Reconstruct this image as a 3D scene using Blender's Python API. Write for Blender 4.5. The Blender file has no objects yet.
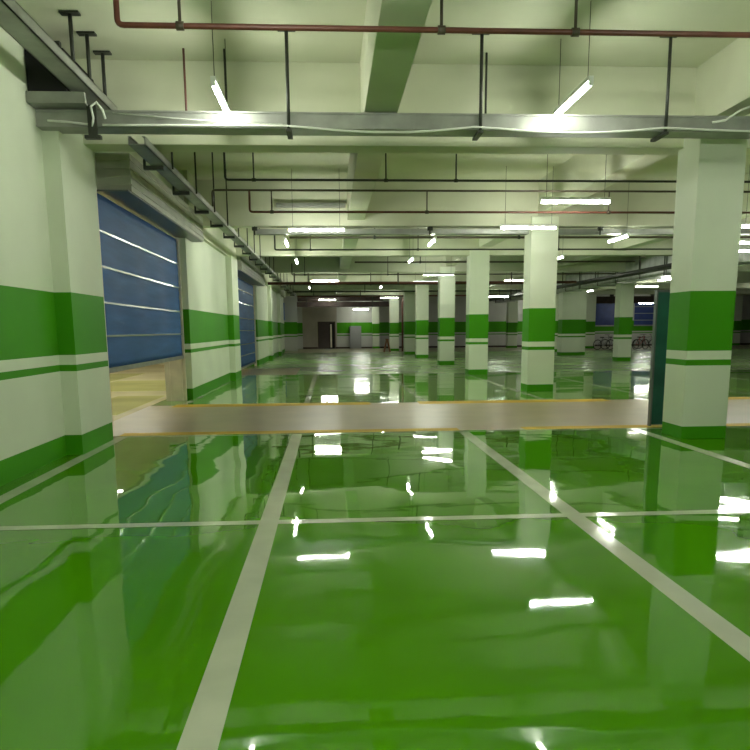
import bpy, bmesh, math, random
from mathutils import Vector, Matrix
random.seed(4)
C = bpy.context.scene.collection
S = bpy.context.scene

# ------------------------------------------------------------------ materials
def mat(name, col, rough=0.5, metal=0.0, spec=0.5, coat=0.0):
    m = bpy.data.materials.new(name); m.use_nodes = True
    b = m.node_tree.nodes['Principled BSDF']
    b.inputs['Base Color'].default_value = (*col, 1)
    b.inputs['Roughness'].default_value = rough
    b.inputs['Metallic'].default_value = metal
    b.inputs['Specular IOR Level'].default_value = spec
    b.inputs['Coat Weight'].default_value = coat
    return m

def noisy(m, scale=3.0, amt=0.12, bump=0.0, bscale=20.0, stretch=(1, 1, 1)):
    nt = m.node_tree; N = nt.nodes; L = nt.links; b = N['Principled BSDF']
    tc = N.new('ShaderNodeTexCoord'); mp = N.new('ShaderNodeMapping')
    mp.inputs['Scale'].default_value = stretch
    L.new(tc.outputs['Object'], mp.inputs['Vector'])
    n = N.new('ShaderNodeTexNoise'); n.inputs['Scale'].default_value = scale; n.inputs['Detail'].default_value = 5
    L.new(mp.outputs['Vector'], n.inputs['Vector'])
    mr = N.new('ShaderNodeMapRange'); mr.inputs['From Min'].default_value = 0.3; mr.inputs['From Max'].default_value = 0.7
    mr.inputs['To Min'].default_value = 1 - amt; mr.inputs['To Max'].default_value = 1 + amt * 0.5
    L.new(n.outputs['Fac'], mr.inputs['Value'])
    mx = N.new('ShaderNodeMix'); mx.data_type = 'RGBA'; mx.blend_type = 'MULTIPLY'; mx.inputs['Factor'].default_value = 1
    src = b.inputs['Base Color']
    if src.is_linked:
        L.new(src.links[0].from_socket, mx.inputs['A'])
    else:
        mx.inputs['A'].default_value = src.default_value
    L.new(mr.outputs['Result'], mx.inputs['B'])
    L.new(mx.outputs['Result'], b.inputs['Base Color'])
    if bump:
        n2 = N.new('ShaderNodeTexNoise'); n2.inputs['Scale'].default_value = bscale; n2.inputs['Detail'].default_value = 3
        L.new(mp.outputs['Vector'], n2.inputs['Vector'])
        bp = N.new('ShaderNodeBump'); bp.inputs['Distance'].default_value = bump; bp.inputs['Strength'].default_value = 0.6
        L.new(n2.outputs['Fac'], bp.inputs['Height']); L.new(bp.outputs['Normal'], b.inputs['Normal'])
    return m

GREEN = (0.05, 0.28, 0.001)
WHITE = (0.70, 0.75, 0.60)
def band_mat(name, white, base, top, seq=(1.0, 1.1, 1.205), rough=0.6, green=GREEN):
    """painted bands: green skirting, white, thin green line, white, wide green band, white"""
    m = mat(name, white, rough, spec=0.22)
    nt = m.node_tree; N = nt.nodes; L = nt.links; b = N['Principled BSDF']
    tc = N.new('ShaderNodeTexCoord'); sp = N.new('ShaderNodeSeparateXYZ')
    L.new(tc.outputs['Object'], sp.inputs['Vector'])
    mr = N.new('ShaderNodeMapRange'); mr.inputs['From Min'].default_value = -1; mr.inputs['From Max'].default_value = 9
    L.new(sp.outputs['Z'], mr.inputs['Value'])
    cr = N.new('ShaderNodeValToRGB'); cr.color_ramp.interpolation = 'CONSTANT'
    e = cr.color_ramp.elements
    stops = [(-1, 1), (base, 0), (seq[0], 1), (seq[1], 0), (seq[2], 1), (top, 0)]
    e[0].position = 0; e[0].color = (*green, 1)
    e[1].position = (base + 1) / 10; e[1].color = (*white, 1)
    for z, g in stops[2:]:
        k = e.new((z + 1) / 10); k.color = (*(green if g else white), 1)
    L.new(mr.outputs['Result'], cr.inputs['Fac'])
    L.new(cr.outputs['Color'], b.inputs['Base Color'])
    return noisy(m, 0.9, 0.07, 0.0015, 3.0)

def floor_mat(name, col, rough, amt=0.06, wave=1.0, spec=0.5, nscale=0.6):
    m = mat(name, col, rough, spec=spec)
    noisy(m, nscale, amt)
    nt = m.node_tree; N = nt.nodes; L = nt.links; b = N['Principled BSDF']
    tc = N.new('ShaderNodeTexCoord')
    n1 = N.new('ShaderNodeTexNoise'); n1.inputs['Scale'].default_value = 0.55; n1.inputs['Detail'].default_value = 1.0
    n2 = N.new('ShaderNodeTexNoise'); n2.inputs['Scale'].default_value = 2.6; n2.inputs['Detail'].default_value = 1.5
    L.new(tc.outputs['Object'], n1.inputs['Vector']); L.new(tc.outputs['Object'], n2.inputs['Vector'])
    b1 = N.new('ShaderNodeBump'); b1.inputs['Distance'].default_value = 0.020 * wave; b1.inputs['Strength'].default_value = 1
    b2 = N.new('ShaderNodeBump'); b2.inputs['Distance'].default_value = 0.0012 * wave; b2.inputs['Strength'].default_value = 1
    L.new(n1.outputs['Fac'], b1.inputs['Height']); L.new(n2.outputs['Fac'], b2.inputs['Height'])
    L.new(b1.outputs['Normal'], b2.inputs['Normal']); L.new(b2.outputs['Normal'], b.inputs['Normal'])
    return m

M = {}
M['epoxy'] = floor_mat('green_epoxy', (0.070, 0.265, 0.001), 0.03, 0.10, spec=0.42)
M['epoxy_mid'] = floor_mat('bounce_paled_green_epoxy', (0.20, 0.40, 0.08), 0.05, 0.12, 0.7)  # bounced light past the aisle is put into a paler base green
M['epoxy2'] = floor_mat('reflection_paled_green_epoxy', (0.28, 0.43, 0.17), 0.24, 0.15, 0.6)  # far floor's grazing ceiling reflection is mixed into this pale base colour
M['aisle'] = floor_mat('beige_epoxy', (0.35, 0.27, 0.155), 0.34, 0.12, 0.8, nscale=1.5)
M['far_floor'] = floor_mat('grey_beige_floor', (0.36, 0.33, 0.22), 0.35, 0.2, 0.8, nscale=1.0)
M['line'] = floor_mat('white_line_paint', (0.50, 0.53, 0.40), 0.10, 0.10, nscale=3)
M['yellow_line'] = floor_mat('yellow_line_paint', (0.60, 0.38, 0.03), 0.55, 0.25, spec=0.15, nscale=2)
M['bay_floor'] = floor_mat('cream_yellow_floor', (0.86, 0.76, 0.48), 0.2, 0.2, nscale=0.5)
M['bay_patch'] = floor_mat('pale_yellow_green_floor', (0.75, 0.74, 0.28), 0.15, 0.2, nscale=0.5)
M['wall'] = band_mat('banded_wall_paint', WHITE, 0.235, 1.95)
M['pillar'] = band_mat('banded_pillar_paint', WHITE, 0.15, 1.94, (0.96, 1.07, 1.17))
M['back'] = band_mat('dimmed_banded_far_wall_paint', (0.50, 0.50, 0.47), 0.0, 2.05)  # banded paint greyed down: the far end's dimness is in the colour
M['beige_wall'] = noisy(mat('beige_render', (0.38, 0.34, 0.28), 0.8), 1, 0.15)
M['cream'] = noisy(mat('cream_wall', (0.72, 0.66, 0.50), 0.8), 1, 0.1)
M['ceil'] = noisy(mat('ceiling_paint', (0.58, 0.60, 0.45), 0.75), 0.7, 0.10, 0.002, 4)
M['beam'] = noisy(mat('beam_paint', (0.60, 0.62, 0.47), 0.7), 0.9, 0.10, 0.002, 4)
M['galv'] = noisy(mat('galvanised_steel', (0.33, 0.34, 0.31), 0.42, 0.55), 4, 0.2)
M['duct'] = noisy(mat('duct_sheet_metal', (0.72, 0.74, 0.72), 0.38, 0.7), 3, 0.2)
M['rod'] = mat('dark_steel', (0.035, 0.038, 0.03), 0.5, 0.3)
M['redpipe'] = noisy(mat('dark_red_pipe_paint', (0.14, 0.045, 0.03), 0.4), 6, 0.3)
M['brownpipe'] = noisy(mat('brown_pipe_paint', (0.075, 0.06, 0.04), 0.45), 6, 0.3)
M['brown'] = noisy(mat('dark_brown_lagging', (0.05, 0.03, 0.025), 0.7), 3, 0.4)
M['black'] = mat('dark_void', (0.008, 0.008, 0.008), 0.9)
M['batten'] = mat('white_batten', (0.75, 0.77, 0.74), 0.4)
M['housing'] = noisy(mat('painted_shutter_housing', (0.42, 0.43, 0.35), 0.5, 0.1), 3, 0.15)
M['blue'] = noisy(mat('blue_curtain', (0.035, 0.13, 0.38), 0.6, spec=0.2), 2.5, 0.2, 0.004, 6, (1, 0.3, 3))
M['blue2'] = noisy(mat('dark_blue_curtain', (0.025, 0.05, 0.20), 0.5), 2.5, 0.2)
M['strip'] = mat('pale_metal_strip', (0.75, 0.82, 0.86), 0.2, 0.6)
M['teal'] = noisy(mat('dark_teal_board', (0.028, 0.13, 0.105), 0.3), 2, 0.35)
M['cable'] = mat('white_cable', (0.72, 0.74, 0.68), 0.5)
M['door'] = noisy(mat('brown_door', (0.035, 0.018, 0.012), 0.5), 3, 0.3)
M['greybox'] = mat('grey_cabinet', (0.26, 0.26, 0.26), 0.5, 0.1)
M['jamb'] = noisy(mat('pale_metal_guide', (0.75, 0.68, 0.55), 0.45, 0.2), 4, 0.15)
M['wood'] = noisy(mat('brown_timber', (0.30, 0.14, 0.07), 0.6), 8, 0.3)
M['rubber'] = mat('black_rubber', (0.012, 0.012, 0.012), 0.7)
M['redpaint'] = mat('red_frame', (0.35, 0.03, 0.03), 0.35)
M['greypaint'] = mat('grey_frame', (0.15, 0.16, 0.17), 0.35, 0.3)
def emit(name, col, s):
    m = mat(name, (0.9, 0.9, 0.9), 0.4)
    b = m.node_tree.nodes['Principled BSDF']
    b.inputs['Emission Color'].default_value = (*col, 1); b.inputs['Emission Strength'].default_value = s
    return m
M['tube'] = emit('lit_fluorescent_tube', (0.97, 1.0, 0.86), 42)

# ------------------------------------------------------------------ helpers
def box(bm, a, b, mi=0, bev=0.0):
    x0, y0, z0 = a; x1, y1, z1 = b
    v = [bm.verts.new(p) for p in ((x0,y0,z0),(x1,y0,z0),(x1,y1,z0),(x0,y1,z0),(x0,y0,z1),(x1,y0,z1),(x1,y1,z1),(x0,y1,z1))]
    fs = [bm.faces.new([v[i] for i in q]) for q in ((3,2,1,0),(4,5,6,7),(0,1,5,4),(1,2,6,5),(2,3,7,6),(3,0,4,7))]
    for f in fs: f.material_index = mi
    if bev:
        ed = list({e for f in fs for e in f.edges})
        bmesh.ops.bevel(bm, geom=ed, offset=bev, segments=2, affect='EDGES', profile=0.7)

def tube(bm, pts, r, n=8, mi=0):
    pts = [Vector(p) for p in pts]
    rings = []
    for i, p in enumerate(pts):
        if i == 0: d = pts[1] - p
        elif i == len(pts) - 1: d = p - pts[i-1]
        else: d = (pts[i+1] - p).normalized() + (p - pts[i-1]).normalized()
        d.normalize()
        up = Vector((0, 0, 1)) if abs(d.z) < 0.75 else Vector((0, 1, 0))
        if i and abs(rings_u.dot(d)) < 0.95: up = rings_u
        s = d.cross(up).normalized(); u = s.cross(d).normalized(); rings_u = u
        k = 1.0
        if 0 < i < len(pts) - 1:
            c = (pts[i+1] - p).normalized().dot((p - pts[i-1]).normalized())
            k = min(1.6, 1 / max(0.3, math.sqrt((1 + c) / 2)))
        rings.append([bm.verts.new(p + (s * math.cos(2*math.pi*j/n) + u * math.sin(2*math.pi*j/n)) * r * (k if k < 1.02 else 1.0)) for j in range(n)])
    for a, b in zip(rings, rings[1:]):
        for j in range(n):
            f = bm.faces.new((a[j], a[(j+1) % n], b[(j+1) % n], b[j])); f.material_index = mi; f.smooth = True
    for rg in (list(reversed(rings[0])), rings[-1]):
        f = bm.faces.new(rg); f.material_index = mi

def bend(a, b, c, r=0.06, n=5):
    """rounded corner at b between a and c"""
    a, b, c = Vector(a), Vector(b), Vector(c)
    p = b + (a - b).normalized() * r; q = b + (c - b).normalized() * r
    return [tuple(p.lerp(b, t).lerp(b.lerp(q, t), t)) for t in [i / (n - 1) for i in range(n)]]

def obj(name, bm, m, parent=None, label=None, cat=None, group=None, kind=None, loc=None):
    me = bpy.data.meshes.new(name)
    bmesh.ops.recalc_face_normals(bm, faces=bm.faces)
    bm.to_mesh(me); bm.free()
    for k in (m if isinstance(m, (list, tuple)) else [m]): me.materials.append(M[k])
    o = bpy.data.objects.new(name, me); C.objects.link(o)
    if parent: o.parent = parent
    if loc: o.location = loc
    for k, v in (('label', label), ('category', cat), ('group', group), ('kind', kind)):
        if v: o[k] = v
    return o

def thing(name, loc, label=None, cat=None, group=None, kind=None, rz=0):
    o = bpy.data.objects.new(name, None); C.objects.link(o); o.location = loc; o.rotation_euler.z = rz
    o.empty_display_size = 0.1
    for k, v in (('label', label), ('category', cat), ('group', group), ('kind', kind)):
        if v: o[k] = v
    return o
def B(*boxes, bev=0.0):
    bm = bmesh.new()
    for q in boxes: box(bm, q[0], q[1], q[2] if len(q) > 2 else 0, bev)
    return bm
def T(pts, r, n=8):
    bm = bmesh.new(); tube(bm, pts, r, n); return bm

CEIL = 4.85; YB = 60.0; XR = 46.0; YN = -8.0
# ------------------------------------------------------------------ floor
bm = bmesh.new()
def fq(x0, y0, x1, y1, mi, z=0.0):
    f = bm.faces.new([bm.verts.new(p) for p in ((x0,y0,z),(x1,y0,z),(x1,y1,z),(x0,y1,z))]); f.material_index = mi
fmats = ['epoxy', 'aisle', 'epoxy2', 'far_floor', 'line', 'yellow_line', 'epoxy_mid']
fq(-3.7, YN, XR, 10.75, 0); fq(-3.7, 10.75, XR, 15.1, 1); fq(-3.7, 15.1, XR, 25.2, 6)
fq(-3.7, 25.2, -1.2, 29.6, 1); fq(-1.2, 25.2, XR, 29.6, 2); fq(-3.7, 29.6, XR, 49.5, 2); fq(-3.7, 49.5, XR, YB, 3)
fq(-3.28, 10.60, XR, 10.66, 4, 0.0006)
for x in range(-3, 46, 1):                       # the worn yellow edge lines are broken here and there
    if x % 7 not in (2,): fq(x - 0.1, 10.74, x + 0.92, 11.05, 5, 0.0007)
    if x % 5 not in (1,): fq(x - 0.2, 14.75, x + 0.8, 15.3, 5, 0.0007)
LX = [-3.0 - 0.02, -0.51, 1.95, 4.53, 7.0, 9.45, 11.9, 14.4, 16.9, 19.4]
for i, x in enumerate(LX):
    fq(x - 0.075, -6, x + 0.075, 10.6, 4, 0.0012)
    fq(x - 0.06, 15.3, x + 0.06, 25.1, 4, 0.0012)
fq(-3.28, 5.60, XR, 5.72, 4, 0.0018)
fq(-3.28, 25.08, XR, 25.2, 4, 0.0006)
obj('floor', bm, fmats, kind='structure', label='glossy green epoxy floor with white bay lines and a beige aisle crossing it')

# ------------------------------------------------------------------ ceiling and beams
obj('ceiling', B(((-3.7, YN, CEIL), (XR, YB, CEIL + 0.3))), 'ceil', kind='structure')
PF = [9.55, 17.3, 24.1, 30.9, 38.8, 44.6, 51.9]
BY = [(-4.2, -3.8), (2.9, 3.3), (10.0, 10.4)] + [(y + 0.08, y + 0.48) for y in PF[1:]]
n = 0
for y0, y1 in BY:
    n += 1; obj('trim_%d' % n, B(((-3.6, y0, 3.85), (XR, y1, CEIL)), bev=0.012), 'beam', kind='structure')
for x0, x1, zb in [(0.44, 0.83, 3.98), (4.86, 5.24, 4.1), (9.3, 9.68, 3.98), (13.75, 14.15, 4.1), (18.3, 18.7, 3.98), (23, 23.4, 4.1), (28, 28.4, 4.0), (33, 33.4, 4.0), (38, 38.4, 4.0)]:
    n += 1; obj('trim_%d' % n, B(((x0, YN, zb), (x1, YB, CEIL + 0.02)), bev=0.01), 'beam', kind='structure')
n += 1; obj('trim_%d' % n, B(((-3.5, 16.4, 3.67), (-2.95, 50.4, CEIL + 0.02))), 'beam', kind='structure')

# ------------------------------------------------------------------ walls
W = -3.28
obj('wall_left', B(
    ((-3.62, YN, 0), (W, 10.6, CEIL)),
    ((W, 9.12, 0), (-3.08, 10.4, 3.95)),                     # first pilaster
    ((-3.62, 10.6, 3.47), (W, 16.36, CEIL)),                 # above first shutter
    ((-3.62, 16.36, 0), (-3.05, 23.9, CEIL)),
    ((-3.05, 22.5, 0), (-2.88, 23.9, 3.7)),
    ((-3.62, 16.30, 0), (-3.19, 16.37, 3.6)),
    ((-3.62, 23.9, 3.4), (W, 32.0, CEIL)),
    ((-3.62, 32.0, 0), (-3.10, 50.3, CEIL)),
    ((-3.12, 37.6, 0), (-2.93, 38.4, 3.7)), ((-3.12, 44.4, 0), (-2.93, 45.2, 3.7)),
    ((-3.62, 50.3, 3.5), (W, 54.5, CEIL)), ((-3.62, 50.3, 0), (W, 54.5, 2.2)), ((-3.62, 54.5, 0), (W, YB, CEIL))
    ), 'wall', kind='structure')
t = thing('vent_box', (-3.07, 8.8, 4.11), 'black vent box on a steel frame between the left wall and the wall tray', 'vent')
obj('box', B(((-0.20, 0.0, 0.0), (0.215, 1.05, 0.45)), bev=0.005), 'black', t)
obj('lower_frame', B(((-0.205, -0.05, -0.125), (0.42, 0.02, -0.01)), ((-0.205, 0.02, -0.125), (0.42, 0.5, -0.11))), 'galv', t)
obj('upper_frame', B(((-0.205, -0.06, 0.45), (0.2, 0.0, 0.50))), 'rod', t)

obj('wall_back', B(((-3.7, YB, 0), (-2.2, YB + 0.3, CEIL), 0), ((-2.2, YB, 0), (-0.98, YB + 0.3, CEIL), 1), ((-0.98, YB, 2.17), (0.43, YB + 0.3, CEIL), 1),
    ((0.43, YB, 0), (0.56, YB + 0.3, CEIL), 1), ((0.56, YB, 0), (XR, YB + 0.3, CEIL), 0)), ['back', 'beige_wall'], kind='structure')
obj('wall_back_return', B(((-3.28, 53.6, 0), (-2.35, 53.8, CEIL))), 'back', kind='structure').name = 'wall_return'
obj('wall_right', B(((XR, YN, 0), (XR + 0.3, YB, CEIL))), 'back', kind='structure')
obj('wall_rear', B(((-3.7, YN - 0.3, 0), (XR, YN, CEIL))), 'wall', kind='structure')
obj('baseboard_back', B(((-2.2, YB - 0.04, 0), (-1.0, YB, 0.14)), ((0.45, YB - 0.04, 0), (XR, YB, 0.14))), 'brown', kind='structure')
# the bay seen under the first shutter
obj('floor_side', B(((-14, 9, -0.12), (-3.7, 34, 0.0))), 'bay_floor', kind='structure')
obj('trim_90', B(((-6.6, 19.0, 0.0), (-4.2, 23.0, 0.004)), ((-9.5, 22.0, 0.0), (-6.7, 27, 0.004)), ((-5.0, 13.5, 0.0), (-3.9, 17.5, 0.004))), 'bay_patch', kind='structure')
obj('wall_side_back', B(((-14.2, 9, 0), (-14, 34, CEIL)), ((-14, 34, 0), (-3.62, 34.2, CEIL)), ((-14, 8.8, 0), (-3.62, 9, CEIL))), 'cream', kind='structure').name = 'wall_side'
obj('ceiling_side', B(((-14, 8.8, CEIL), (-3.7, 34.2, CEIL + 0.2))), 'cream', kind='structure')

# ------------------------------------------------------------------ roller shutters (doors of the setting)
def shutter(i, y0, y1, zb, zt, lines, hz=0.52, xplane=-3.22, housing=True):
    d = thing('door_%d' % i, (xplane, (y0 + y1) / 2, 0), kind='structure')
    h = (y1 - y0) / 2
    bm = bmesh.new(); nz = 28; ny = 24
    vs = []
    for a in range(nz + 1):
        z = zb + (zt - zb) * a / nz
        vs.append([bm.verts.new((0.012 * math.sin(math.pi * b / ny * 7) * math.sin(math.pi * a / nz) + 0.004 * (a % 2), -h + 2 * h * b / ny, z)) for b in range(ny + 1)])
    for a in range(nz):
        for b in range(ny):
            bm.faces.new((vs[a][b], vs[a][b+1], vs[a+1][b+1], vs[a+1][b])).smooth = True
    o = obj('curtain', bm, 'blue', d)
    md = o.modifiers.new('s', 'SOLIDIFY'); md.thickness = 0.012; md.offset = -1
    for z in lines: obj('reinforcing_strip', B(((0.010, -h, z - 0.014), (0.032, h, z + 0.014))), 'strip', d)
    obj('bottom_bar', B(((-0.03, -h, zb - 0.07), (0.035, h, zb))), 'galv', d)
    for s in (-1, 1):
        obj('guide_rail', B(((-0.05, s * (h + 0.02) - 0.035, 0), (0.05, s * (h + 0.02) + 0.035, zt + 0.02)), bev=0.006), 'jamb', d)
    if housing:
        bm = bmesh.new()
        box(bm, (-0.1, -h + 0.42, zt + 0.06), (0.42, h + 0.95, zt + 0.06 + hz), 0, 0.01)
        for k in range(4):
            z = zt + 0.14 + k * hz / 4.6
            box(bm, (0.04, -h + 0.405, z), (0.40, -h + 0.42, z + 0.03), 0)
            box(bm, (0.415, -h + 0.42, z), (0.43, h + 0.95, z + 0.02), 0)
        hb = obj('housing', bm, 'housing', d)
        obj('soffit_panel', B(((-0.06, -h + 0.3, zt + 0.045), (0.40, h + 0.9, zt + 0.062))), 'greypaint', d)
    return d
shutter(1, 10.72, 16.26, 0.98, 3.42, (2.90, 2.41, 1.91, 1.44))
shutter(2, 24.0, 31.9, 0.20, 3.36, (2.95, 2.5, 1.95, 1.5, 1.0, 0.6))
shutter(3, 50.4, 54.4, 2.2, 3.42, (2.9,), housing=False)
# reveal panel below the shutter
obj('trim_91', B(((-3.60, 16.20, 0), (-3.24, 16.27, 0.93)), ((-3.60, 16.185, 0.30), (-3.24, 16.2, 0.315)), ((-3.50, 16.185, 0), (-3.49, 16.2, 0.93))), 'jamb', kind='structure')

# back wall doors and shutters
d = thing('door_4', (-0.275, YB, 0), kind='structure')
obj('frame', B(((-0.71, -0.05, 0), (-0.62, 0.25, 2.17)), ((0.62, -0.05, 0), (0.71, 0.25, 2.17)), ((-0.71, -0.05, 2.08), (0.71, 0.25, 2.17))), 'door', d)
obj('leaf', B(((-0.62, 0.02, 0), (0.24, 0.07, 2.08)), bev=0.005), 'door', d)
obj('open_leaf', B(((0.30, 0.0, 0.1), (0.42, 0.3, 1.95))), 'jamb', d)
obj('darkness_panel', B(((-0.62, 0.24, 0), (0.62, 0.29, 2.08))), 'black', d)  # black panel painted in for the darkness of the opening behind the leaf
for i, x0, x1, ls in ((5, 21.75, 24.9, ()), (6, 25.1, 28.0, (3.2, 2.65, 2.1))):
    d = thing('door_%d' % i, ((x0 + x1) / 2, YB, 0), kind='structure'); h = (x1 - x0) / 2
    obj('curtain', B(((-h, -0.08, 1.72), (h, -0.05, 3.6)), bev=0.004), 'blue2', d)
    for z in ls: obj('reinforcing_strip', B(((-h, -0.10, z - 0.03), (h, -0.08, z + 0.03))), 'strip', d)
    obj('bottom_bar', B(((-h, -0.11, 1.62), (h, -0.04, 1.72))), 'galv', d)
obj('cabinet', B(((-0.46, -0.42, 0.06), (0.46, -0.02, 1.80)), ((-0.005, -0.43, 0.12), (0.005, -0.415, 1.75)), ((-0.42, -0.38, 0), (0.42, -0.05, 0.06)), bev=0.004), 'greybox',
    label='grey metal cabinet standing against the far wall right of the brown door', cat='cabinet', loc=(2.05, YB, 0))

# ------------------------------------------------------------------ pillars
PW = 0.60
def pillar(x0, y0, w=PW, dpt=0.6, label='', extra=None):
    bm = bmesh.new()
    box(bm, (-w/2, 0, 0), (w/2, dpt, 4.05), 0, 0.012)
    if extra: box(bm, extra[0], extra[1], 0, 0.012)
    return obj('pillar', bm, 'pillar', label=label, cat='pillar', group='banded pillars', loc=(x0 + w/2, y0, 0))
row1 = ['nearest white pillar with wide green band, teal board leaning behind it',
        'second pillar of the near row, on the green floor just past the beige aisle',
        'third pillar of the near row, slimmer and left of the second one',
        'fourth pillar of the near row with a crosswise tube lamp over its top',
        'fifth pillar of the near row, small, between the fourth and the sixth',
        'sixth pillar of the near row, partly behind the fifth',
        'farthest pillar of the near row, beside the thin brown riser pipe']
x1s = [4.74, 4.70, 4.56, 4.60, 4.55, 4.50, 4.20]
for x, y, l in zip(x1s, PF, row1): pillar(x, y, 0.62 if y < 10 else 0.64, 0.6, l)
pillar(13.05, 32.8, 0.62, 0.6, 'pillar of the far right row before the blue shutters, just left of the teal board')
pillar(12.85, 40.4, 1.02, 0.75, 'thick far pillar with a stepped side, right of the second near pillar', ((0.5, 0.35, 0), (0.96, 0.9, 4.05)))
pillar(14.2, 46.8, 0.62, 0.6, 'narrow far pillar mostly hidden behind the second near pillar, on its right edge')
pillar(13.85, 57.0, 0.75, 0.6, 'farthest pillar seen between the second and third near pillars')
pillar(18.7, 53.5, 0.8, 0.6, 'far pillar just left of the blue shutters, behind the thick pillar')
pillar(32.6, 58.6, 0.9, 0.6, 'grey far pillar seen past the right edge of the nearest pillar')
pillar(3.4, 59.2, 0.55, 0.5, 'dim pier against the far wall right of the grey cabinet')

# ------------------------------------------------------------------ teal board behind the first pillar
t = thing('board', (5.06, 10.93, 0), 'tall dark teal board standing on edge behind the nearest pillar', 'board', rz=0.05)
obj('panel', B(((-0.15, -0.03, 0.02), (0.17, 0.03, 2.02)), bev=0.004), 'teal', t)
obj('edge_strip', B(((-0.175, -0.04, 0.0), (-0.15, 0.04, 2.05)), bev=0.003), 'greypaint', t)
obj('edge_strip', B(((-0.15, -0.04, 2.02), (0.17, 0.04, 2.05)), bev=0.003), 'greypaint', t)

# ------------------------------------------------------------------ cable trays
def uchannel_x(bm, x0, x1, y0, y1, z0, z1, t=0.012):
    box(bm, (x0, y0, z0), (x1, y1, z0 + t)); box(bm, (x0, y0, z0), (x1, y0 + t, z1)); box(bm, (x0, y1 - t, z0), (x1, y1, z1))
    box(bm, (x0, y0 - 0.012, z1 - 0.02), (x1, y0 + t, z1)); box(bm, (x0, y0 - 0.01, z0), (x1, y0 + t, z0 + 0.02))
def hanger(parent, x, y, z0, z1, r=0.016, plate=True, name='hanger'):
    bm = bmesh.new(); tube(bm, [(x, y, z0), (x, y, z1)], r, 8)
    if plate: box(bm, (x - 0.10, y - 0.05, z1 - 0.02), (x + 0.10, y + 0.05, z1))
    return obj(name, bm, 'rod', parent)
t = thing('cable_tray', (0, 8.95, 0), 'long grey steel cable tray hung crosswise in front of the nearest pillar top', 'cable tray')
bm = bmesh.new(); uchannel_x(bm, -3.26, 12.0, 0, 0.30, 3.785, 3.965); obj('channel', bm, 'galv', t)
for x in (-0.43, 1.79, 4.0, 6.2, 8.4):
    bm = bmesh.new(); tube(bm, [(x, -0.03, 3.76), (x, -0.03, CEIL)], 0.020)
    box(bm, (x - 0.10, -0.08, CEIL - 0.02), (x + 0.10, 0.05, CEIL)); box(bm, (x - 0.03, -0.05, 3.745), (x + 0.03, 0.32, 3.775))
    obj('hanger', bm, 'rod', t)
def wall_tray(x, z, y0, y1, w, h, ys, label):
    t = thing('cable_tray', (x, y0, z), label, 'cable tray')
    L = y1 - y0; bm = bmesh.new()
    for a, b in (((-w, 0, 0), (0, L, 0.013)), ((-0.013, 0, 0), (0, L, h)), ((-w, 0, 0), (-w + 0.013, L, h)), ((-0.035, 0, h - 0.01), (0, L, h)), ((-w, 0, h - 0.01), (-w + 0.035, L, h))): box(bm, a, b)
    obj('channel', bm, 'galv', t)
    for y in ys:
        k = y - y0
        obj('bracket', B(((-w - 0.10, k - 0.03, -0.05), (-0.04, k + 0.03, 0)), ((-w - 0.10, k - 0.03, 0), (-w - 0.075, k + 0.03, 0.08))), 'rod', t)
    return t
t = wall_tray(-2.60, 4.145, 2.0, 9.9, 0.235, 0.115, (6.3,), 'near length of grey cable tray along the left wall, above the long crosswise tray')
for y in (8.62, 9.17, 9.75): hanger(t, -0.10, y - 2.0, 0.11, CEIL - 4.145, 0.022)
ys = [10.46, 12.3, 14.2, 16.0, 17.9, 19.8, 21.6, 23.4, 25.2, 27, 29, 31, 33, 35.3, 38, 41, 44, 47]
t = wall_tray(-2.15, 3.685, 9.32, 49.0, 0.20, 0.10, ys, 'long grey cable tray running away along the left wall past the blue shutters')
for k, y in enumerate(ys):
    hanger(t, 0.02, y + 0.3 - 9.32, 0.02, (3.85 if 1 else 0) - 3.685 if any(a <= y + 0.3 <= b for a, b in BY) else CEIL - 3.685, 0.014, False)
t = thing('cable_tray', (0, 17.52, 0), 'narrow grey cable tray hung crosswise just behind the nearer lamps', 'cable tray')
bm = bmesh.new(); uchannel_x(bm, -1.66, 24, 0, 0.25, 3.69, 3.80); obj('channel', bm, 'galv', t)
for x in (-1.68, 2.36, 6.4, 10.4, 14.4):
    bm = bmesh.new(); tube(bm, [(x, -0.02, 3.66), (x, -0.02, CEIL)], 0.016); tube(bm, [(x - 0.06, -0.03, 3.80), (x + 0.06, -0.03, 3.80)], 0.045)
    obj('hanger', bm, 'rod', t)
obj('channel', B(((-1.16, 0, 0), (0.40, 0.14, 0.09)), bev=0.004), 'galv', label='short grey conduit trunking on the white beam face left of the slab beam', cat='trunking', loc=(0, 17.24, 4.24)).name = 'trunking'

# right-hand ventilation duct
t = thing('ventilation_duct', (12.9, 22, 3.45), 'shiny sheet metal ventilation duct running away over the far right pillars', 'duct')
obj('casing', B(((-0.4, 0, 0), (0.4, 34, 0.78)), bev=0.01), 'duct', t)
for k in range(15):
    y = 0.4 + k * 2.35
    obj('flange', B(((-0.44, y, -0.04), (0.44, y + 0.05, 0.0)), ((-0.44, y, 0.78), (0.44, y + 0.05, 0.82)), ((-0.44, y, -0.04), (-0.4, y + 0.05, 0.82)), ((0.4, y, -0.04), (0.44, y + 0.05, 0.82))), 'galv', t)
    if k % 2 == 0: hanger(t, -0.46, y + 0.1, -0.05, CEIL - 3.45, 0.02, False); hanger(t, 0.46, y + 0.1, -0.05, CEIL - 3.45, 0.02, False)
t = thing('cable_tray', (11.2, 22, 0), 'dark cable tray running away beside the shiny duct', 'cable tray')
obj('channel', B(((-0.2, 0, 3.42), (0.2, 34, 3.44)), ((-0.2, 0, 3.42), (-0.18, 34, 3.54)), ((0.18, 0, 3.42), (0.2, 34, 3.54))), 'rod', t)
for k in range(8): hanger(t, 0.2, 0.5 + k * 4.5, 3.40, CEIL, 0.02, False)

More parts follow.
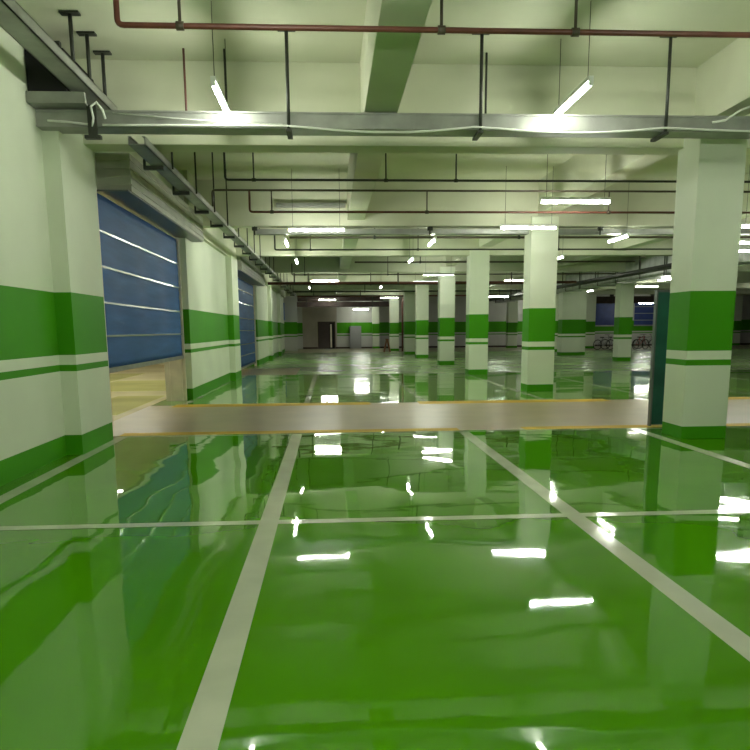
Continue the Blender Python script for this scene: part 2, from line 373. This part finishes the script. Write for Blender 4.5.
# ------------------------------------------------------------------ pipes
def pipe(label, y, z, x0, x1, r, m, hang=(), up=None, zc=CEIL, name='pipe', cat='pipe'):
    t = thing(name, (x0, y, z), label, cat)
    pts = []
    if up is not None: pts = [(0, 0, up - z)] + bend((0, 0, up - z), (0, 0, 0), (1, 0, 0), 0.05)
    else: pts = [(0, 0, 0)]
    pts.append((x1 - x0, 0, 0))
    obj('run', T(pts, r), m, t)
    for hx, ht in [(h if isinstance(h, tuple) else (h, zc)) for h in hang]:
        bm = bmesh.new(); tube(bm, [(hx - x0, 0, 0), (hx - x0, 0, ht - z)], max(0.012, r * 0.55)); tube(bm, [(hx - x0 - 0.03, 0, 0), (hx - x0 + 0.03, 0, 0)], r * 1.5)
        obj('hanger', bm, 'rod' if m != 'redpipe' else 'brownpipe', t)
    return t
pipe('dark red pipe across the top of the view, elbow at its left end', 6.4, 3.9, -1.64, 11.0, 0.024, 'redpipe', (-1.15, 0.95, 2.06, 5.2), CEIL)
pipe('thin dark pipe in front of the nearer slab panel, bent up at the left', 12.0, 3.81, -1.58, 16.0, 0.018, 'rod', (-1.14, 0.92, 2.03, 6.1), CEIL)
pipe('thin grey pipe across the white beam face, upper of the joined pair', 13.3, 3.89, -1.98, 18.0, 0.018, 'brownpipe', (), 3.62)
t = pipe('thin red pipe across the white beam face, lower of the joined pair', 13.3, 3.53, -1.35, 18.0, 0.020, 'redpipe', ((-0.97, 3.88), (1.74, 3.88), (5.0, 3.88), (9.0, CEIL)), 3.87)
pipe('thin dark pipe with a squared elbow, behind the left crosswise lamp', 21.0, 3.70, -1.48, 20.0, 0.022, 'rod', (-0.5, 2.5, 6.5), 4.1)
pipe('thin dark pipe with two close uprights, above the third bay', 28.0, 3.53, -1.37, 10.9, 0.022, 'brownpipe', (-0.9, 2.2), 3.95)
pipe('thick brown pipe across the ceiling in the middle distance', 32.5, 3.50, -2.64, 10.9, 0.06, 'redpipe', (-1.5, 3.0, 8.0))
pipe('green-grey crosswise pipe just behind the narrow cable tray', 19.6, 3.86, -1.0, 20.0, 0.03, 'brownpipe', (1.2, 5.0))
pipe('pair-mate dark pipe crossing behind the second pillar top', 26.2, 3.82, 0.9, 10.9, 0.03, 'brownpipe', (3.2, 7.0))
pipe('dark pipe crossing above the fourth near pillar', 36.0, 3.66, -2.05, 10.9, 0.035, 'rod', (-1.0, 2.0, 7.0))
pipe('dark pipe crossing above the fifth near pillar', 42.0, 3.62, -2.05, 10.9, 0.04, 'rod', (-1.0, 2.0, 7.0))
pipe('reddish brown pipe low under the far ceiling above the dark lagged duct', 48.0, 3.64, -2.05, 10.9, 0.05, 'redpipe', (-1.0, 2.0, 7.0))
# lagged duct in the far left
t = thing('lagged_duct', (0.9, 54, 3.15), 'dark brown lagged duct hung across in front of the far wall', 'duct')
obj('casing', B(((-3.9, 0, 0), (3.7, 0.5, 0.36)), ((-3.2, 0.05, 0.42), (3.0, 0.45, 0.78)), bev=0.04), 'brown', t)
for x in (-2.6, -0.3, 2.2): obj('strap', B(((x, -0.02, -0.02), (x + 0.06, 0.52, CEIL - 3.155))), 'rod', t)
t = thing('lagged_duct', (20.5, 55.5, 3.35), 'dark brown lagged duct above the far blue shutters', 'duct')
obj('casing', B(((-3.0, 0, 0), (6.5, 0.6, 0.5)), bev=0.04), 'brown', t)
for x in (-2.0, 1.0, 4.2): obj('strap', B(((x, -0.02, -0.02), (x + 0.06, 0.62, CEIL - 3.355))), 'rod', t)
bm = bmesh.new(); tube(bm, [(0, 0, 0)] + [(0, 0, 3.5)] + [(0.25, 0, 3.8)], 0.06)
obj('riser_pipe', bm, 'redpipe', label='thin reddish brown riser pipe standing beside the farthest near-row pillar', cat='pipe', loc=(4.98, 50.8, 0))
# three stub drops near the front
for x, y, l in ((-1.85, 10.45, 'short red drop rod left of the front left lamp, above the long tray'),
                (-1.26, 9.98, 'thin dark drop rod right behind the front left lamp'),
                (2.06, 9.95, 'short dark drop rod between the two front lamps, above the long tray')):
    yy = 9.6
    obj('drop_rod', T([(0, 0, 0), (0, 0, 0.9)], 0.014), 'redpipe' if x < -1.5 else 'rod', label=l, cat='rod', loc=(x * yy / y, yy, CEIL - 0.9))

# ------------------------------------------------------------------ cables on the long tray
def sag(p, q, d, n=10):
    return [tuple(Vector(p).lerp(Vector(q), t) - Vector((0, 0, d * 4 * t * (1 - t)))) for t in [i / n for i in range(n + 1)]]
pts = sag((-2.52, 8.915, 3.80), (-0.46, 8.91, 3.805), 0.0, 6) + sag((-0.3, 8.91, 3.80), (1.7, 8.91, 3.81), 0.06)[1:] + sag((1.8, 8.91, 3.815), (3.95, 8.905, 3.815), 0.06)[1:] + sag((4.0, 8.90, 3.815), (6.5, 8.91, 3.79), 0.02)[1:]
obj('cable', T(pts, 0.013, 6), 'cable', label='long white cable sagging along the lower edge of the crosswise tray', cat='cable')
obj('cable', T([(-3.12, 8.91, 3.84), (-2.9, 8.90, 3.825), (-2.66, 8.90, 3.80)], 0.012, 6), 'cable', label='short white cable end on the left end of the crosswise tray', cat='cable')
obj('cable', T([(-2.64, 8.9, 3.70), (-2.60, 8.86, 3.86), (-2.62, 8.86, 3.98), (-2.56, 8.88, 4.03), (-2.50, 8.88, 3.95), (-2.48, 8.9, 3.86)], 0.014, 6), 'cable', label='white cable looped over the tray where the two trays meet', cat='cable')
obj('cable', T([(-2.4, 8.92, 3.93), (-1.6, 8.91, 3.87), (-1.0, 8.91, 3.84), (-0.5, 8.91, 3.82)], 0.006, 6), 'cable', label='thin pale wire slanting down the tray below the front left lamp', cat='cable')
obj('cable', T([(4.55, 8.9, 3.88), (4.7, 8.88, 3.90), (4.85, 8.86, 4.0), (5.0, 8.86, 4.06), (5.2, 8.88, 4.0)], 0.014, 6), 'cable', label='white cable curling up off the tray at the right edge of the view', cat='cable')
t = thing('tie', (-2.62, 8.9, 3.7), 'dark clamp hanging where the wall tray crosses the long tray', 'clamp')
obj('plate', B(((-0.05, -0.03, -0.03), (0.05, 0.0, 0.30)), bev=0.005), 'rod', t)
obj('foot', B(((-0.09, -0.05, -0.06), (0.09, 0.02, -0.02)), bev=0.005), 'rod', t)
t.name = 'clamp'

# ------------------------------------------------------------------ lamps
def lamp_proto():
    r = thing('tube_lamp', (0, 0, 0), 'x', 'lamp')
    obj('batten', B(((-0.61, -0.026, 0.030), (0.61, 0.026, 0.075)), bev=0.004), 'batten', r)
    bm = bmesh.new(); tube(bm, [(-0.59, 0, 0), (0.59, 0, 0)], 0.024, 12); obj('tube', bm, 'tube', r)
    for s in (-1, 1):
        obj('end_cap', B(((s * 0.60 - 0.014, -0.024, -0.022), (s * 0.60 + 0.014, 0.024, 0.03)), bev=0.003), 'batten', r)
        obj('wire', T([(s * 0.5, 0, 0.06), (s * 0.5, 0, 1.23)], 0.004, 5), 'rod', r)
    return r
proto = lamp_proto()
def copy_lamp():
    r = proto.copy(); C.objects.link(r)
    for ch in proto.children:
        c = ch.copy(); C.objects.link(c); c.parent = r
    return r
first = [True]
def lamp(x, y, z, dr, label, visible=True):
    o = proto if first[0] else copy_lamp(); first[0] = False
    o.location = (x, y, z); o.rotation_euler.z = 0 if dr == 'x' else (math.pi / 2 if dr == 'y' else dr)
    o['label'] = label; o['category'] = 'lamp'; o['group'] = 'hanging tube lamps'
    k = (CEIL - z) / 1.23
    for ch in o.children:
        if ch.name.startswith('wire'):
            ch.scale.z = (CEIL - z - 0.06) / 1.17; ch.location.z = 0.06 - 0.06 * ch.scale.z
    return o
LM = [
 (-1.16, 8.78, 4.02, 'y', 'lit lengthwise tube lamp over the long crosswise tray, front left'),
 (2.77, 8.63, 4.02, 'y', 'lit lengthwise tube lamp over the long crosswise tray, front right'),
 (-0.25, 16.2, 3.60, 'x', 'crosswise lit tube lamp below the narrow cable tray, left of centre'),
 (4.18, 12.66, 3.60, 'x', 'crosswise lit tube lamp nearest on the right, hung highest above the second pillar'),
 (4.24, 15.86, 3.60, 'x', 'crosswise lit tube lamp right at the top of the second pillar'),
 (-0.19, 32.6, 3.60, 'x', 'crosswise lit tube lamp in the middle distance on the left, second of its line'),
 (4.28, 29.2, 3.60, 'x', 'crosswise lit tube lamp above the fourth pillar, upper of two close together'),
 (4.39, 33.6, 3.60, 'x', 'crosswise lit tube lamp above the fourth pillar, lower of two close together'),
 (-0.15, 52.8, 3.60, 'x', 'crosswise lit tube lamp just before the dark lagged duct'),
 (2.45, 58.4, 3.08, 'x', 'crosswise lit tube lamp beneath the dark duct above the grey cabinet'),
 (4.02, 50.1, 3.60, 'x', 'crosswise lit tube lamp over the farthest near-row pillar'),
 (6.96, 17.8, 3.60, 'y', 'lit tube lamp lying lengthwise between second and nearest pillar'),
 (2.55, 18.5, 3.60, 'y', 'lit lengthwise tube lamp right of centre, behind the front right one'),
 (-1.03, 18.6, 3.60, 'y', 'lit tube lamp lying lengthwise just below the left crosswise lamp'),
 (-1.00, 23.4, 3.60, 'y', 'small lit tube lamp lying lengthwise, third in the left line'),
 (2.54, 23.1, 3.60, 'y', 'small lit tube lamp lying lengthwise, third in the right line'),
 (-1.0, 37.5, 3.60, 'y', 'tiny lit tube lamp lying lengthwise, fourth in the left line'),
 (2.6, 37.5, 3.60, 'y', 'tiny lit tube lamp lying lengthwise, fourth in the right line'),
 (7.0, 22.7, 3.60, 'y', 'lit tube lamp peeping out on the right side of the second pillar'),
 (8.4, 33.0, 3.60, 'x', 'lit tube lamp between the third and second pillars, before the shiny duct'),
 (13.6, 29.6, 3.40, 'y', 'lit tube lamp below the right end of the shiny duct, left of the nearest pillar'),
 (16.5, 38.0, 3.60, 'x', 'lit tube lamp right of the far pillar and above the blue shutter, behind the duct'),
 (15.0, 42.3, 3.60, 'y', 'lit tube lamp above the step of the thick far pillar'),
 (15.1, 48.6, 3.60, 'x', 'lit tube lamp low between the second pillar and the thick far pillar'),
 (16.0, 57.6, 3.20, 'x', 'lit tube lamp over the farthest pillar between second and third near pillars'),
 (24.6, 56.6, 3.35, 'x', 'lit tube lamp hanging over the right hand blue shutter'),
 (9.35, 15.6, 3.60, 'x', 'lit crosswise tube lamp cut by the right edge of the view, uppermost there'),
 (10.4, 18.6, 3.60, 'x', 'lit crosswise tube lamp at the right edge of the view, second from the top'),
 (11.9, 20.6, 3.60, 'x', 'lit crosswise tube lamp at the right edge of the view, third from the top'),
 (10.2, 44.5, 3.40, 'x', 'lit tube lamp between third and second pillars, low beside the shiny duct'),
 (27.0, 44.0, 3.60, 'x', 'far lit tube lamp just right of the nearest pillar, above the grey wall'),
 (20.0, 30.0, 3.60, 'x', 'lit tube lamp behind the nearest pillar in the far right bays'),
 (7.0, 8.5, 4.02, 'y', 'added fill tube lamp out of view right of the nearest pillar'),  # unseen lamp added for more light beside the viewpoint
 (-0.3, 4.6, 3.60, 'x', 'added fill tube lamp overhead to the left of the viewer'),  # this and the next: unseen lamps added for light around the viewpoint
 (4.3, 4.6, 3.60, 'x', 'added fill tube lamp overhead to the right of the viewer'),
 (-0.3, 1.2, 3.60, 'x', 'added fill tube lamp right above the viewer on the left'),  # unseen pair added to brighten the near walls and nearest pillar's front
 (4.6, 1.2, 3.60, 'x', 'added fill tube lamp above and right of the viewer'),
 (-1.1, -1.0, 3.60, 'y', 'added fill tube lamp behind the viewer on the left'),  # last three by the viewer: unseen, added for light from behind
 (2.7, -1.0, 3.60, 'y', 'added fill tube lamp behind the viewer in the middle'),
 (7.0, -1.0, 3.60, 'y', 'added fill tube lamp behind the viewer on the right'),
 (-5.3, 13.5, 3.60, 'y', 'added fill tube lamp in the cream bay close behind the first blue shutter'),  # unseen lamps from here on, added to brighten the cream bay
 (-5.3, 19.0, 3.60, 'y', 'added fill tube lamp in the cream bay near the end of the first blue shutter'),
 (-5.6, 23.0, 3.60, 'y', 'added fill tube lamp in the cream bay between the two blue shutters, near the wall'),
 (-7.5, 15.0, 3.60, 'y', 'added fill tube lamp in the cream bay, second from the wall at the near end'),
 (-7.8, 20.5, 3.60, 'y', 'added fill tube lamp in the cream bay, second from the wall in the middle'),
 (-8.6, 18.0, 3.60, 'x', 'added fill tube lamp in the cream bay beyond the first blue shutter'),
 (-6.5, 24.0, 3.60, 'x', 'added fill tube lamp deeper in the cream bay beyond the first blue shutter'),
 (-10.0, 28.0, 3.60, 'x', 'added fill tube lamp deepest in the cream bay beyond the blue shutters'),
]
for a in LM: lamp(*a)

# ------------------------------------------------------------------ bicycles and small things far back
def bicycle(x, y, rz, fm, label, lean=0.12):
    t = thing('bicycle', (x, y, 0), label, 'bicycle', 'bicycles by the far wall', rz=rz); t.rotation_euler.x = 0
    def wheel(cx):
        bm = bmesh.new(); n = 24; R = 0.33
        pts = [(cx + R * math.cos(2*math.pi*i/n), 0, 0.35 + R * math.sin(2*math.pi*i/n)) for i in range(n + 1)]
        tube(bm, pts, 0.028, 6)
        w = obj('wheel', bm, 'rubber', t)
        bm = bmesh.new()
        for k in range(8):
            a = math.pi * k / 8
            tube(bm, [(cx - R * math.cos(a), 0, 0.35 - R * math.sin(a)), (cx + R * math.cos(a), 0, 0.35 + R * math.sin(a))], 0.003, 4)
        obj('spokes', bm, 'galv', w)
    wheel(-0.52); wheel(0.52)
    bm = bmesh.new()
    for a, b in (((-0.52,0,0.35),(-0.05,0,0.32)), ((-0.05,0,0.32),(-0.18,0,0.82)), ((-0.18,0,0.72),(-0.52,0,0.35)), ((-0.17,0,0.78),(0.33,0,0.86)), ((-0.05,0,0.32),(0.36,0,0.78)), ((0.30,0,0.98),(0.52,0,0.35))):
        tube(bm, [a, b], 0.018, 6)
    obj('frame', bm, fm, t)
    obj('saddle', B(((-0.30, -0.07, 0.82), (-0.06, 0.07, 0.88)), bev=0.02), 'rubber', t)
    bm = bmesh.new(); tube(bm, [(0.30, 0, 0.96), (0.30, 0, 1.02)], 0.02, 6); tube(bm, [(0.22, -0.26, 1.03), (0.30, -0.1, 1.03), (0.30, 0.1, 1.03), (0.22, 0.26, 1.03)], 0.014, 6)
    obj('handlebar', bm, 'rod', t)
    bm = bmesh.new(); tube(bm, [(-0.05, -0.09, 0.32), (-0.05, 0.09, 0.32)], 0.05, 8); tube(bm, [(-0.05, 0.09, 0.32), (0.08, 0.09, 0.22), (0.08, 0.16, 0.22)], 0.012, 5)
    obj('crank', bm, 'galv', t)
bicycle(18.9, 50.0, 0.25, 'greypaint', 'grey bicycle far back, leftmost, just right of the thick far pillar')
bicycle(19.9, 51.0, -0.3, 'greypaint', 'grey bicycle far back, between the leftmost one and the far pillar')
bicycle(21.4, 49.8, 0.5, 'redpaint', 'red bicycle far back, between the far pillar and the teal board')
bicycle(22.3, 51.0, -0.5, 'greypaint', 'grey bicycle far back, nearest to the teal board in view')
t = thing('trestle', (3.85, 50.0, 0), 'small brown timber trestle on the far floor left of the last near-row pillar', 'trestle')
for s in (-1, 1):
    bm = bmesh.new(); tube(bm, [(0.02 * s, s * 0.1, 0.85), (0.20 * s, s * 0.25, 0)], 0.05, 6); obj('leg', bm, 'wood', t)
    bm = bmesh.new(); tube(bm, [(0.02 * s, -s * 0.1, 0.85), (0.20 * s, -s * 0.25, 0)], 0.05, 6); obj('leg', bm, 'wood', t)
obj('top_rail', B(((-0.10, -0.30, 0.80), (0.10, 0.30, 0.88)), bev=0.01), 'wood', t)

# ------------------------------------------------------------------ camera
R = Matrix(((0.9981281, 0.01802115, -0.05844263), (-0.06064767, 0.16846575, -0.98384), (-0.00788434, 0.98554276, 0.16924334)))
cd = bpy.data.cameras.new('camera'); co = bpy.data.objects.new('camera', cd); C.objects.link(co)
mw = R.to_4x4(); mw.translation = (0, 0, 1.5); co.matrix_world = mw
cd.sensor_width = 36; cd.sensor_fit = 'HORIZONTAL'; cd.lens = 36 * 730 / 750
cd.shift_x = 0.0; cd.shift_y = 80 / 750; cd.clip_end = 300
S.camera = co

w = bpy.data.worlds.new('world'); S.world = w; w.use_nodes = True
w.node_tree.nodes['Background'].inputs['Color'].default_value = (0.02, 0.025, 0.02, 1)
w.node_tree.nodes['Background'].inputs['Strength'].default_value = 0.3
vs = S.view_settings
vs.view_transform = 'Standard'; vs.look = 'None'; vs.gamma = 1; vs.use_curve_mapping = False; vs.exposure = 1.5
